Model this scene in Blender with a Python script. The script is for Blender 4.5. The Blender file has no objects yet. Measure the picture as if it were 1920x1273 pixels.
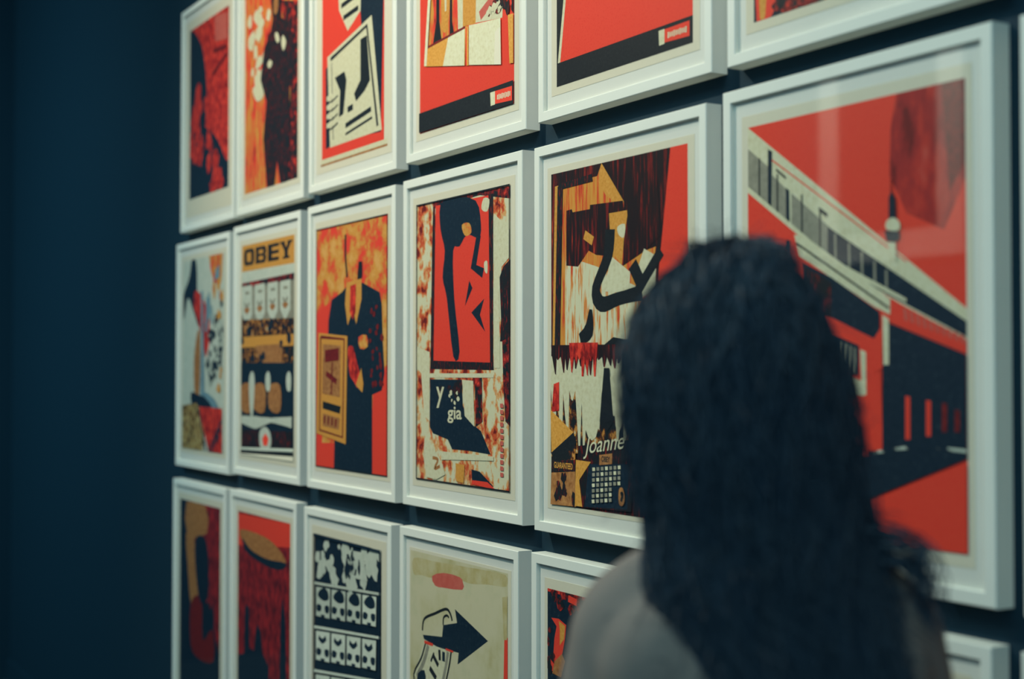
import bpy, bmesh, math, random
from mathutils import Vector, Matrix
from mathutils.noise import noise as pnoise
random.seed(7)
S = bpy.context.scene
C = S.collection
PI = math.pi

# ------------------------------------------------------------------ camera
FPX = 2667.05
YAW, PITCH = 1.046635, 0.023270
CAM = Vector((2.66853, -1.37073, -0.03184))
Wv = Vector((-math.sin(YAW)*math.cos(PITCH), math.cos(YAW)*math.cos(PITCH), math.sin(PITCH)))
Rv = Vector((math.cos(YAW), math.sin(YAW), 0.0))
Uv = Rv.cross(Wv)
cd = bpy.data.cameras.new('camera')
cam = bpy.data.objects.new('camera', cd); C.objects.link(cam)
cam.matrix_world = Matrix(((Rv.x, Uv.x, -Wv.x, CAM.x), (Rv.y, Uv.y, -Wv.y, CAM.y), (Rv.z, Uv.z, -Wv.z, CAM.z), (0, 0, 0, 1)))
cd.sensor_width = 36; cd.lens = FPX/1920*36; cd.clip_start = 0.05
cd.dof.use_dof = True; cd.dof.focus_distance = 2.62; cd.dof.aperture_fstop = 2.3
S.camera = cam

# ------------------------------------------------------------------ world, lights, exposure
wd = bpy.data.worlds.new('world'); S.world = wd; wd.use_nodes = True
wd.node_tree.nodes['Background'].inputs[0].default_value = (0.01, 0.02, 0.03, 1)
wd.node_tree.nodes['Background'].inputs[1].default_value = 1.0
S.view_settings.view_transform = 'Standard'; S.view_settings.look = 'None'
S.view_settings.gamma = 1; S.view_settings.use_curve_mapping = False
S.view_settings.exposure = 0.0

def lamp(name, kind, loc, target, energy, color, **kw):
    ld = bpy.data.lights.new(name, kind); ld.energy = energy; ld.color = color
    for k, v in kw.items(): setattr(ld, k, v)
    o = bpy.data.objects.new(name, ld); C.objects.link(o); o.location = loc
    o.rotation_euler = (Vector(target)-Vector(loc)).to_track_quat('-Z', 'Y').to_euler()
    return o
# gallery spotlight that washes the picture wall
lamp('spot_lamp', 'SPOT', (-0.95, -1.85, 2.25), (-0.02, 0, 0.40), 280, (1.0, 0.93, 0.74), spot_size=math.radians(98), spot_blend=1.0, shadow_soft_size=0.03)
# added cool fill lamps without fixtures, standing in for the room's ambient light
lamp('room_fill', 'AREA', (1.3, -2.35, 2.25), (1.3, -2.3, 0), 92, (0.48, 0.80, 0.84), shape='RECTANGLE', size=5.0, size_y=2.0)
lamp('room_fill', 'AREA', (-3.0, -2.7, 2.25), (-4.3, -0.6, -0.3), 70, (0.34, 0.78, 0.94), shape='RECTANGLE', size=1.4, size_y=1.4, spread=math.radians(120))  # fill added to lift the dark left end of the room
lamp('room_fill', 'AREA', (4.2, -2.9, 0.9), (1.6, -0.5, 0.0), 24, (0.34, 0.74, 1.0), shape='RECTANGLE', size=1.2, size_y=2.0)  # low fill added behind the camera to lift the back of the hair
# weaker spotlight added from the right to brighten the frame sides, and the spotlight of the opposite wall
lamp('spot_lamp', 'SPOT', (1.75, -1.05, 2.25), (0.25, 0, 0.62), 80, (1.0, 0.85, 0.70), spot_size=math.radians(52), spot_blend=1.0, shadow_soft_size=0.05)
lamp('spot_lamp', 'SPOT', (-2.2, -2.1, 2.25), (-2.25, -3.6, 0.95), 280, (1.0, 0.97, 0.86), spot_size=math.radians(60), spot_blend=0.8, shadow_soft_size=0.05)

# ------------------------------------------------------------------ helpers
def lin(c):
    return tuple(((x/255)/12.92 if x <= 10 else (((x/255)+0.055)/1.055)**2.4) for x in c)
def tag(o, label=None, cat=None, group=None, kind=None):
    if label: o['label'] = label
    if cat: o['category'] = cat
    if group: o['group'] = group
    if kind: o['kind'] = kind
    return o
def empty(name, loc, rz=0):
    o = bpy.data.objects.new(name, None); C.objects.link(o); o.location = loc
    o.rotation_euler = (0, 0, rz); o.empty_display_size = 0.05
    return o
def link(name, me, mats, parent=None):
    o = bpy.data.objects.new(name, me); C.objects.link(o)
    if mats is not None:
        for m in (mats if isinstance(mats, (list, tuple)) else [mats]): me.materials.append(m)
    if parent: o.parent = parent
    return o
def from_bm(name, bm, mats, parent=None, smooth=False):
    me = bpy.data.meshes.new(name); bm.to_mesh(me); bm.free()
    if smooth:
        for p in me.polygons: p.use_smooth = True
    return link(name, me, mats, parent)
def box(bm, x0, x1, y0, y1, z0, z1):
    r = bmesh.ops.create_cube(bm, size=1)
    for v in r['verts']:
        v.co = Vector((x0+(v.co.x+.5)*(x1-x0), y0+(v.co.y+.5)*(y1-y0), z0+(v.co.z+.5)*(z1-z0)))

class NT:
    def __init__(s, name):
        s.m = bpy.data.materials.new(name); s.m.use_nodes = True
        s.t = s.m.node_tree; s.b = s.t.nodes['Principled BSDF']
    def n(s, typ, **kw):
        nd = s.t.nodes.new(typ)
        for k, v in kw.items():
            if k.startswith('i_'):
                k = k[2:]; nd.inputs[int(k) if k.isdigit() else k.replace('_', ' ')].default_value = v
            else: setattr(nd, k, v)
        return nd
    def l(s, a, b): s.t.links.new(a, b)
    def coords(s, scale=(1, 1, 1)):
        tc = s.n('ShaderNodeTexCoord'); mp = s.n('ShaderNodeMapping'); mp.inputs['Scale'].default_value = scale
        s.l(tc.outputs['Object'], mp.inputs['Vector']); return mp.outputs[0]

def plain(name, rgb, rough=0.6, var=0.06, scale=30, bump=0.0, spec=0.3):
    t = NT(name); c = lin(rgb)
    v = t.coords(); nz = t.n('ShaderNodeTexNoise', i_Scale=scale, i_Detail=4.0); t.l(v, nz.inputs['Vector'])
    mx = t.n('ShaderNodeMix', data_type='RGBA')
    mx.inputs[6].default_value = (*[x*(1-var) for x in c], 1); mx.inputs[7].default_value = (*[min(1, x*(1+var)) for x in c], 1)
    t.l(nz.outputs['Fac'], mx.inputs[0]); t.l(mx.outputs[2], t.b.inputs['Base Color'])
    t.b.inputs['Roughness'].default_value = rough; t.b.inputs['Specular IOR Level'].default_value = spec
    if bump:
        bp = t.n('ShaderNodeBump', i_Strength=bump, i_Distance=0.001); t.l(nz.outputs['Fac'], bp.inputs['Height']); t.l(bp.outputs[0], t.b.inputs['Normal'])
    return t.m

def ink(name, cols, scale=(1, 1, 1), size=60, pos=None, detail=6, rough=0.55, seed=0.0, sharp=0.03):
    """printed ink: noise broken into flat areas of the listed colours"""
    t = NT(name); v = t.coords(scale)
    nz = t.n('ShaderNodeTexNoise', noise_dimensions='4D', i_Scale=size, i_Detail=float(detail), i_Roughness=0.6); nz.inputs['W'].default_value = seed
    t.l(v, nz.inputs['Vector'])
    cr = t.n('ShaderNodeValToRGB'); e = cr.color_ramp.elements
    n = len(cols); pos = pos or [0.5+(i-(n-2)/2)*0.09 for i in range(n-1)]
    e[0].position = 0; e[0].color = (*lin(cols[0]), 1); e[1].position = 1; e[1].color = (*lin(cols[-1]), 1)
    for i, p in enumerate(pos):
        a = e.new(p-sharp/2); a.color = (*lin(cols[i]), 1)
        b = e.new(p+sharp/2); b.color = (*lin(cols[i+1]), 1)
    t.l(nz.outputs['Fac'], cr.inputs[0]); t.l(cr.outputs[0], t.b.inputs['Base Color'])
    t.b.inputs['Roughness'].default_value = rough; t.b.inputs['Specular IOR Level'].default_value = 0.2
    return t.m

RED, ORA, CRE, BLK, DRD, NAV = (242, 74, 56), (222, 158, 72), (222, 218, 184), (30, 38, 44), (120, 34, 36), (24, 44, 60)
M = {}
M['white'] = plain('white_lacquered_wood', (232, 234, 224), 0.45, 0.015, 40)
M['mount'] = plain('white_mount_board', (230, 230, 220), 0.85, 0.015, 200)
M['paper'] = plain('cream_print_paper', (226, 219, 196), 0.9, 0.03, 90)
M['wall'] = plain('dark_blue_wall_paint', (20, 49, 64), 0.75, 0.10, 60, 0.15, 0.2)
M['ceil'] = plain('dark_ceiling_paint', (30, 60, 74), 0.9, 0.05, 20)
M['floor'] = plain('grey_polished_floor', (60, 66, 70), 0.4, 0.15, 4)
M['red'] = ink('red_ink', [(236, 62, 48), RED, (242, 76, 54)], size=300, pos=[0.42, 0.6], sharp=0.1)
M['ora'] = ink('ochre_ink', [(206, 142, 60), ORA, (230, 172, 90)], size=200, pos=[0.42, 0.6], sharp=0.15)
M['cre'] = ink('cream_ink', [(212, 204, 168), CRE, (228, 224, 196)], size=120, pos=[0.42, 0.6], sharp=0.15)
M['blk'] = ink('black_ink', [(24, 32, 40), BLK, (40, 48, 54)], size=200, pos=[0.42, 0.62], sharp=0.15)
M['dkr'] = ink('dark_red_ink', [(96, 28, 34), DRD, (150, 44, 42)], size=120, pos=[0.42, 0.6], sharp=0.15)
M['pink'] = ink('faded_red_ink', [(206, 96, 84), (214, 112, 98)], size=60, pos=[0.5], sharp=0.3)
M['grey'] = ink('grey_ink', [(140, 138, 122), (162, 158, 140)], size=80, pos=[0.5], sharp=0.3)
M['blue'] = ink('pale_blue_ink', [(104, 140, 156), (128, 164, 174)], size=60, pos=[0.5], sharp=0.2)
M['nav'] = ink('navy_ink', [(18, 40, 56), NAV, (46, 64, 74)], size=120, pos=[0.45, 0.62], sharp=0.1)
M['tan'] = ink('tan_ink', [(150, 96, 54), (176, 120, 72), (196, 140, 84)], size=90, pos=[0.42, 0.58], sharp=0.1)
M['pale'] = ink('pale_grey_ink', [(198, 206, 190), (214, 218, 202)], size=40, pos=[0.5], sharp=0.3)
M['g_ro'] = ink('red_and_ochre_worn_ink', [RED, (226, 110, 58), ORA, (230, 172, 96)], size=22, pos=[0.44, 0.5, 0.58], sharp=0.04)
M['g_ro_v'] = ink('ochre_and_red_streaked_ink', [DRD, RED, (226, 116, 58), ORA], (3.2, 1, 0.7), 22, [0.38, 0.48, 0.56], sharp=0.05, seed=3)
M['g_rc'] = ink('cream_collage_with_torn_red', [(120, 34, 34), (214, 92, 54), (226, 170, 110), CRE], (1.3, 1, 0.9), 26, [0.40, 0.46, 0.51], seed=1.0, sharp=0.03, detail=8)
M['g_rd'] = ink('dark_red_worn_ink', [BLK, DRD, (176, 50, 44), RED], size=60, pos=[0.48, 0.56, 0.64], seed=5, sharp=0.05)
M['g_bd'] = ink('black_ink_with_red_flecks', [BLK, (44, 34, 40), DRD, (190, 60, 44)], (2.5, 1, 0.6), 90, [0.50, 0.58, 0.68], seed=2)
M['g_rk'] = ink('red_ink_with_dark_streaks', [(140, 34, 36), (196, 48, 44), RED], (1.6, 1, 0.9), 40, [0.44, 0.53], seed=6, sharp=0.05)
M['g_rk2'] = ink('muted_red_ink', [DRD, (168, 46, 46), (196, 56, 48), (206, 84, 72)], (1.5, 1, 0.5), 30, [0.42, 0.5, 0.6], seed=16, sharp=0.12)
M['g_dim'] = ink('dimmed_red_worn_ink', [(78, 28, 38), (128, 36, 44), (176, 46, 50)], (1.8, 1, 0.8), 36, [0.42, 0.54], seed=21, sharp=0.08)  # worn red, darkened: the bottom row's dimness is put into the ink
M['stain'] = ink('ochre_stain', [(186, 170, 112), (198, 184, 134), (206, 196, 154)], size=30, pos=[0.42, 0.56], seed=3, sharp=0.14)
M['g_bw'] = ink('black_and_cream_drawing', [NAV, (60, 70, 74), (196, 204, 188)], size=34, pos=[0.49, 0.53], seed=4)
M['g_boc'] = ink('black_ochre_and_cream_drawing', [BLK, (96, 52, 36), (200, 136, 66), CRE], size=55, pos=[0.5, 0.56, 0.66], seed=9)
M['drip'] = ink('dripping_cream_and_ochre_ink', [(214, 74, 48), (224, 150, 78), CRE], (4.5, 1, 0.45), 26, [0.40, 0.47], seed=8, sharp=0.05)
M['drip_o'] = ink('dripping_ochre_ink', [(64, 30, 32), (218, 80, 50), (222, 140, 62), ORA], (5, 1, 0.4), 24, [0.34, 0.44, 0.52], seed=11, sharp=0.06)
M['drip_k'] = ink('dripping_black_and_red_ink', [(36, 30, 36), (58, 30, 34), DRD, (214, 78, 46)], (6, 1, 0.5), 26, [0.50, 0.56, 0.66], seed=12, sharp=0.05)
M['wash'] = ink('stained_cream_paper', [(188, 178, 128), (206, 198, 158), (214, 206, 172), (204, 200, 164)], size=9, pos=[0.36, 0.46, 0.62], seed=2, sharp=0.1)
M['ochre_mess'] = ink('ochre_and_green_scribble', [(70, 66, 48), (150, 112, 58), (196, 176, 116), (120, 60, 48)], size=60, pos=[0.44, 0.52, 0.62], seed=5)
t = NT('clear_picture_glass')
gl = t.n('ShaderNodeBsdfGlossy'); gl.inputs['Roughness'].default_value = 0.03
tr = t.n('ShaderNodeBsdfTransparent'); lw = t.n('ShaderNodeLayerWeight', i_Blend=0.5); pw = t.n('ShaderNodeMath', operation='POWER'); pw.inputs[1].default_value = 5.0
t.l(lw.outputs['Facing'], pw.inputs[0]); fr = t.n('ShaderNodeMath', operation='MULTIPLY_ADD'); fr.inputs[1].default_value = 0.9; fr.inputs[2].default_value = 0.075
t.l(pw.outputs[0], fr.inputs[0]); mxs = t.n('ShaderNodeMixShader')
t.l(fr.outputs[0], mxs.inputs[0]); t.l(tr.outputs[0], mxs.inputs[1]); t.l(gl.outputs[0], mxs.inputs[2])
t.l(mxs.outputs[0], t.t.nodes['Material Output'].inputs['Surface']); t.t.nodes.remove(t.b)
M['glass'] = t.m

# ------------------------------------------------------------------ room
FZ, CZ = -1.53, 2.35
XL, XR, YF = -4.6, 4.6, -3.62
def struct(name, x0, x1, y0, y1, z0, z1, m):
    bm = bmesh.new(); box(bm, x0, x1, y0, y1, z0, z1); return tag(from_bm(name, bm, m), kind='structure')
struct('wall_back', XL, XR, 0, 0.12, FZ, CZ, M['wall'])
struct('wall_left', XL-0.12, XL, YF-0.12, 0.12, FZ, CZ, M['wall'])
struct('wall_right', XR, XR+0.12, YF-0.12, 0.12, FZ, CZ, M['wall'])
struct('wall_front', XL, XR, YF-0.12, YF, FZ, CZ, M['wall'])
struct('floor', XL-0.12, XR+0.12, YF-0.12, 0.12, FZ-0.1, FZ, M['floor'])
struct('ceiling', XL-0.12, XR+0.12, YF-0.12, 0.12, CZ, CZ+0.1, M['ceil'])
struct('baseboard_back', XL, XR, -0.015, 0, FZ, FZ+0.1, M['wall'])

# ------------------------------------------------------------------ framed prints
FW, FH, FD, LIP = 0.5115, 0.70, 0.030, 0.0185
U0, U1, V0, V1 = 0.0555, 0.457, 0.0575, 0.643            # printed area inside the frame
YP = -0.0240                                             # plane of the print
def moulding():
    bm = bmesh.new()
    prof = [(0, 0), (0, -FD+0.0012), (0.0012, -FD), (LIP-0.001, -FD), (LIP, -FD+0.001), (LIP, 0)]   # inset, y
    cs = [(0, 0, 1, 1), (FW, 0, -1, 1), (FW, FH, -1, -1), (0, FH, 1, -1)]
    rings = [[bm.verts.new((cx+sx*a, y, cz+sz*a)) for a, y in prof] for cx, cz, sx, sz in cs]
    for i in range(4):
        A, B = rings[i], rings[(i+1) % 4]
        for j in range(len(prof)):
            k = (j+1) % len(prof); bm.faces.new((A[j], B[j], B[k], A[k]))
    bmesh.ops.recalc_face_normals(bm, faces=bm.faces)
    me = bpy.data.meshes.new('moulding'); bm.to_mesh(me); bm.free(); return me
def slab(name, u0, u1, v0, v1, y0, y1):
    bm = bmesh.new(); box(bm, u0, u1, y0, y1, v0, v1); me = bpy.data.meshes.new(name); bm.to_mesh(me); bm.free(); return me
ME_M = moulding()
ME_B = slab('mount_board', LIP-0.001, FW-LIP+0.001, LIP-0.001, FH-LIP+0.001, YP+0.0006, YP+0.0030)
ME_P = slab('paper_sheet', 0.0375, 0.4745, 0.0430, 0.6585, YP+0.0001, YP+0.0007)
ME_G = slab('glass_pane', LIP-0.0005, FW-LIP+0.0005, LIP-0.0005, FH-LIP+0.0005, -0.0262, -0.0258)
bmg = bmesh.new(); bmg.faces.new([bmg.verts.new(p) for p in ((LIP, -0.026, LIP), (FW-LIP, -0.026, LIP), (FW-LIP, -0.026, FH-LIP), (LIP, -0.026, FH-LIP))])
for f_ in bmg.faces: f_.normal_update(); f_.normal_flip() if f_.normal.y > 0 else None
bmg.to_mesh(ME_G); bmg.free()
for me, m in ((ME_M, 'white'), (ME_B, 'mount'), (ME_P, 'paper'), (ME_G, 'glass')): me.materials.append(M[m])

class Print:
    """one framed print; art shapes are given where the photograph shows them and
    carried onto the print's own plane on the wall"""
    def __init__(s, x, z, label, rect=(U0, U1, V0, V1)):
        s.x, s.z = x, z-FH; s.rect = rect
        s.root = tag(empty('framed_print', (x, 0, s.z)), label, 'picture', None)
        for nm, me in (('frame_moulding', ME_M), ('mount_board', ME_B), ('paper_sheet', ME_P), ('glass_pane', ME_G)):
            o = bpy.data.objects.new(nm, me); C.objects.link(o); o.parent = s.root
        s.bm = bmesh.new(); s.mats = []; s.k = 0; s.subs = []
        s.off = Vector((random.uniform(-5, 5), 0, random.uniform(-5, 5)))
    def uv(s, px, py):
        d = Wv*FPX + Rv*(px-960) - Uv*(py-636.5); k = (YP-CAM.y)/d.y
        return CAM.x+d.x*k-s.x, CAM.z+d.z*k-s.z
    def clampuv(s, u, v):
        a, b, c, d = s.rect; return min(max(u, a), b), min(max(v, c), d)
    def face(s, pts, m):
        if m not in s.mats: s.mats.append(m)
        s.k += 1; y = YP - 0.00003*s.k
        out = []
        for p in pts:
            p = s.clampuv(*p)
            if not out or (abs(out[-1][0]-p[0])+abs(out[-1][1]-p[1])) > 1e-6: out.append(p)
        if len(out) < 3: return
        f = s.bm.faces.new([s.bm.verts.new((u, y, v)) for u, v in out])
        f.normal_update(); f.material_index = s.mats.index(m)
        if f.normal.y > 0: f.normal_flip()
    def fill(s, m): a, b, c, d = s.rect; s.face([(a, c), (b, c), (b, d), (a, d)], m)
    def poly(s, pts, m, smooth=0):
        p = [s.uv(*q) for q in pts]
        if smooth: p = catmull(p, smooth, True)
        s.face(p, m)
    def uvrect(s, a, b, c, d, m): s.face([(a, c), (b, c), (b, d), (a, d)], m)
    def frac(s, pts, m, smooth=0):
        """polygon in fractions of the print, origin bottom left"""
        a, b, c, d = s.rect; p = [(a+(b-a)*x, c+(d-c)*y) for x, y in pts]
        if smooth: p = catmull(p, smooth, True)
        s.face(p, m)
    def stroke(s, pts, w, m, smooth=5):
        p = [s.uv(*q) for q in pts]
        if smooth and len(p) > 2: p = catmull(p, smooth, False)
        n = len(p); ws = w if isinstance(w, (list, tuple)) else (w, w)
        L, R_ = [], []
        for i in range(n):
            a, b = p[max(0, i-1)], p[min(n-1, i+1)]
            dx, dy = b[0]-a[0], b[1]-a[1]; q = math.hypot(dx, dy) or 1
            f = i/(n-1)*(len(ws)-1); j = min(int(f), len(ws)-2); h = (ws[j]*(1-f+j)+ws[j+1]*(f-j))/2
            L.append((p[i][0]-dy/q*h, p[i][1]+dx/q*h)); R_.append((p[i][0]+dy/q*h, p[i][1]-dx/q*h))
        for i in range(n-1):
            s.k -= 1 if i else 0
            s.face([L[i], L[i+1], R_[i+1], R_[i]], m)
    def border(s, w, m):
        a, b, c, d = s.rect
        for r in ((a, b, c, c+w), (a, b, d-w, d), (a, a+w, c, d), (b-w, b, c, d)): s.uvrect(*r, m)
    def blobs(s, poly_px, m, n, r0, r1, seed=1, asp=1.6):
        rnd = random.Random(seed); p = [s.uv(*q) for q in poly_px]
        xs = [a[0] for a in p]; ys = [a[1] for a in p]; c = 0; tries = 0
        while c < n and tries < n*20:
            tries += 1
            x, y = rnd.uniform(min(xs), max(xs)), rnd.uniform(min(ys), max(ys))
            if not inside(x, y, p): continue
            c += 1; r = rnd.uniform(r0, r1); k = rnd.randint(6, 9); ph = rnd.random()*6
            s.face([(x+r*math.cos(ph+j*2*PI/k)*rnd.uniform(.5, 1.1), y+asp*r*math.sin(ph+j*2*PI/k)*rnd.uniform(.5, 1.1)) for j in range(k)], m)
    def ragged(s, px0, px1, ytop, ylow, m, n, seed=1, down=True, amp=0.02):
        """comb of drips hanging from a line (photo points)"""
        rnd = random.Random(seed); a, b = s.uv(*px0), s.uv(*px1)
        for i in range(n):
            f0, f1 = i/n, (i+1)/n; x0 = a[0]+(b[0]-a[0])*f0; x1 = a[0]+(b[0]-a[0])*f1; y = a[1]+(b[1]-a[1])*(f0+f1)/2
            h = rnd.uniform(ytop, ylow)*(1 if down else -1)
            w = (x1-x0); g = rnd.uniform(-.3, .3)*w
            s.face([(x0-w*.3, y+amp*(1 if down else -1)), (x1+w*.3, y+amp*(1 if down else -1)), (x1+w*.05, y), ((x0+x1)/2+w*.12+g, y-h), ((x0+x1)/2-w*.12+g, y-h*.94), (x0-w*.05, y)], m)
    def text(s, string, px, py, h_m, w_m, m, slant=0.0, bold=0.0, rot=0.0):
        cu = bpy.data.curves.new('lettering', 'FONT'); cu.body = string; cu.align_x = 'CENTER'; cu.align_y = 'CENTER'; cu.size = 1; cu.shear = slant; cu.offset = bold
        o = bpy.data.objects.new('tmp', cu); C.objects.link(o)
        bpy.context.view_layer.update(); dg = bpy.context.evaluated_depsgraph_get()
        me = bpy.data.meshes.new_from_object(o.evaluated_get(dg)); bpy.data.objects.remove(o)
        xs = [v.co.x for v in me.vertices]; ys = [v.co.y for v in me.vertices]
        cx, cy = (min(xs)+max(xs))/2, (min(ys)+max(ys))/2; sx, sy = w_m/(max(xs)-min(xs)), h_m/(max(ys)-min(ys))
        u, v0 = s.uv(px, py); s.k += 1; y = YP-0.00003*(s.k+3)
        cr, sr = math.cos(rot), math.sin(rot)
        for v in me.vertices:
            a, b = (v.co.x-cx)*sx, (v.co.y-cy)*sy
            v.co = Vector((u+a*cr-b*sr, y, v0+a*sr+b*cr))
        s.subs.append((me, m))
    def done(s):
        bmesh.ops.triangulate(s.bm, faces=s.bm.faces[:])
        art = from_bm('printed_artwork', s.bm, [M[m] for m in s.mats], s.root)
        for me, m in s.subs: link('lettering', me, M[m], art)
        return s.root
def inside(x, y, p):
    c = False; j = len(p)-1
    for i in range(len(p)):
        if (p[i][1] > y) != (p[j][1] > y) and x < (p[j][0]-p[i][0])*(y-p[i][1])/(p[j][1]-p[i][1])+p[i][0]: c = not c
        j = i
    return c
def catmull(p, k, closed):
    n = len(p); out = []
    for i in range(n if closed else n-1):
        g = (lambda j: p[j % n]) if closed else (lambda j: p[min(max(j, 0), n-1)])
        a, b, c, d = g(i-1), g(i), g(i+1), g(i+2)
        for q in range(k):
            t_ = q/k
            out.append(tuple(0.5*((2*b[e])+(-a[e]+c[e])*t_+(2*a[e]-5*b[e]+4*c[e]-d[e])*t_**2+(-a[e]+3*b[e]-3*c[e]+d[e])*t_**3) for e in (0, 1)))
    if not closed: out.append(p[-1])
    return out

POS = dict(A1=(-1.7492, 1.1095), A2=(-1.2193, 1.1112), A3=(-0.6716, 1.1161), A4=(-0.1099, 1.1204), A5=(0.4448, 1.1246), A6=(0.9930, 1.1240),
           B1=(-1.7888, 0.3751), B2=(-1.2384, 0.3818), B3=(-0.6758, 0.3823), B4=(-0.1241, 0.3839), B5=(0.4304, 0.3805), B6=(0.9821, 0.3878), B7=(1.5340, 0.3850),
           C1=(-1.8117, -0.3681), C2=(-1.2610, -0.3646), C3=(-0.6947, -0.3681), C4=(-0.1390, -0.3647), C5=(0.4195, -0.3610), C6=(0.9744, -0.3577), C7=(1.5285, -0.3561))

# ---- top row
p = Print(*POS['A1'], 'red print with a dark hump and a pink square, white frame, top row far left', (0.0735, 0.4440, 0.098, 0.628))
p.fill('g_rk')
p.poly([(340, 60), (372, 72), (384, 120), (388, 190), (384, 250), (392, 300), (340, 320)], 'nav', 4)
p.poly([(340, 240), (380, 235), (408, 262), (424, 300), (440, 300), (440, 370), (340, 390)], 'nav', 3)
p.blobs([(357, 180), (380, 180), (410, 240), (425, 310), (360, 300)], 'g_rk', 26, 0.018, 0.040, 3, 1.3)
p.blobs([(395, 300), (425, 300), (425, 350), (392, 360)], 'g_rk', 5, 0.03, 0.05, 4, 1.1)
p.poly([(403, 30), (427, 22), (427, 72), (404, 78)], 'pink')
p.stroke([(400, 96), (426, 86)], 0.012, 'dkr'); p.stroke([(398, 140), (426, 100)], 0.012, 'dkr')
p.done()
p = Print(*POS['A2'], 'tall dark figure shape on streaked orange and red, white frame, top row')
p.fill('g_ro_v')
p.poly([(527, 0), (562, 0), (562, 340), (540, 345), (545, 150)], 'g_rd')
p.blobs([(462, 20), (505, 10), (500, 90), (492, 200), (470, 160)], 'cre', 26, 0.012, 0.035, 5, 1.0)
p.poly([(505, -30), (527, -30), (528, 32), (545, 48), (554, 90), (553, 130), (543, 165), (545, 235), (540, 345), (526, 350), (520, 300), (515, 352), (501, 356), (494, 260), (500, 190), (489, 150), (496, 90), (508, 58), (512, 36)], 'g_bd', 0)
p.poly([(515, -20), (522, -20), (521, 20), (514, 24)], 'tan', 3)
for q in ([(520, 60), (525, 74), (520, 80), (516, 66)], [(531, 66), (537, 78), (532, 95), (528, 80)], [(506, 112), (511, 118), (506, 128), (502, 122)], [(474, 168), (486, 160), (492, 182), (482, 190)]): p.poly(q, 'cre', 4)
p.done()
p = Print(*POS['A3'], 'red bordered print with a tilted cream panel over black, white frame, top row', (0.0725, 0.4355, 0.0765, 0.643))
p.uvrect(0.0670, 0.4523, 0.0625, 0.0765, 'cre')
p.rect = (0.0660, 0.4535, 0.0600, 0.643); p.uvrect(0.066, 0.4535, 0.0600, 0.0650, 'tan'); p.uvrect(0.0660, 0.4535, 0.0650, 0.0770, 'cre'); p.rect = (0.0725, 0.4355, 0.0765, 0.643)
p.fill('red')
p.poly([(672, -40), (720, -40), (714, 247), (690, 252)], 'nav'); p.poly([(611, 130), (640, 90), (640, 262), (611, 280)], 'nav')
p.poly([(632, -60), (678, -60), (676, 20), (652, 58), (636, 20)], 'cre')
p.stroke([(640, 12), (674, -14)], 0.012, 'blk', 0); p.stroke([(644, 34), (672, 14)], 0.012, 'blk', 0)
p.poly([(614, 108), (697, 28), (716, 243), (619, 277)], 'cre')
p.stroke([(620, 112), (688, 48), (708, 236)], 0.010, 'blk', 0); p.stroke([(622, 118), (625, 262)], 0.006, 'grey', 0)
# abstract marks on the panel: slanted bars and a wedge
p.poly([(676, 74), (688, 66), (694, 150), (684, 170), (668, 190), (664, 176), (676, 150)], 'blk')
p.poly([(628, 146), (646, 134), (650, 150), (644, 214), (636, 220), (638, 170)], 'blk')
p.stroke([(648, 236), (696, 204)], 0.012, 'blk', 0); p.stroke([(648, 252), (698, 220)], 0.006, 'blk', 0); p.stroke([(652, 206), (662, 200)], 0.014, 'blk', 0)
for i in range(4): p.stroke([(613, 186+i*17), (624, 180+i*17), (634, 170+i*17)], 0.012, 'cre'); p.stroke([(614, 194+i*17), (624, 189+i*17), (634, 179+i*17)], 0.004, 'blk')
p.done()
p = Print(*POS['A4'], 'red print with ochre and cream blocks above a slanted black band, white frame')
p.fill('red')
p.poly([(808, -40), (868, -40), (868, 55), (804, 90)], 'g_ro_v')
p.poly([(818, -40), (824, -40), (824, 40), (828, 74), (812, 82), (818, 40)], 'blk'); p.poly([(844, -40), (848, -40), (848, 40), (851, 60), (843, 66)], 'blk')
p.poly([(829, -40), (843, -40), (841, 40), (834, 62), (828, 40)], 'ora', 3); p.poly([(833, -40), (838, -40), (837, 20), (834, 22)], 'cre')
p.poly([(857, -40), (868, -40), (868, 52), (859, 55)], 'cre'); p.poly([(868, -40), (893, -40), (892, 44), (868, 50)], 'ora')
p.poly([(893, -40), (945, -40), (942, 33), (892, 43)], 'cre')
p.stroke([(900, 30), (925, -2), (945, -20)], 0.02, 'pink', 3)
p.blobs([(905, 25), (935, -5), (945, 5), (942, 25)], 'g_rd', 26, 0.004, 0.010, 8, 1)
p.blobs([(908, 25), (940, 0), (942, 20)], 'cre', 16, 0.004, 0.009, 18, 1)
p.blobs([(940, -10), (966, -5), (965, 20), (942, 28)], 'g_bd', 14, 0.006, 0.012, 9, 1.6)
p.poly([(804, 90), (874, 52), (873, 123), (798, 125)], 'ora'); p.poly([(842, 70), (873, 53), (872, 123), (832, 124)], 'cre')
p.stroke([(804, 89), (874, 51)], 0.005, 'dkr', 0)
p.stroke([(808, -30), (799, 124)], 0.012, 'cre', 0); p.poly([(874, 50), (880, 49), (880, 123), (875, 123)], 'ora'); p.poly([(875, 52), (877, 52), (877, 123), (875, 123)], 'red')
p.poly([(881, 48), (940, 34), (941, 121), (881, 122)], 'cre'); p.poly([(930, 60), (939, 50), (941, 121), (928, 121)], 'paper')
p.poly([(954, 28), (967, 24), (967, 117), (957, 119)], 'ora')
p.poly([(780, 216), (970, 148), (970, 200), (780, 252)], 'blk')
p.poly([(930, 171), (962, 161), (962, 188), (930, 195)], 'red'); p.poly([(921, 174), (930, 171), (930, 196), (922, 199)], 'cre')
for i in range(9): p.stroke([(934+i*2.9, 182.5-i*0.85), (935.8+i*2.9, 182-i*0.85)], 0.009+0.002*(i % 2), 'cre', 0)
p.done()
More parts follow.
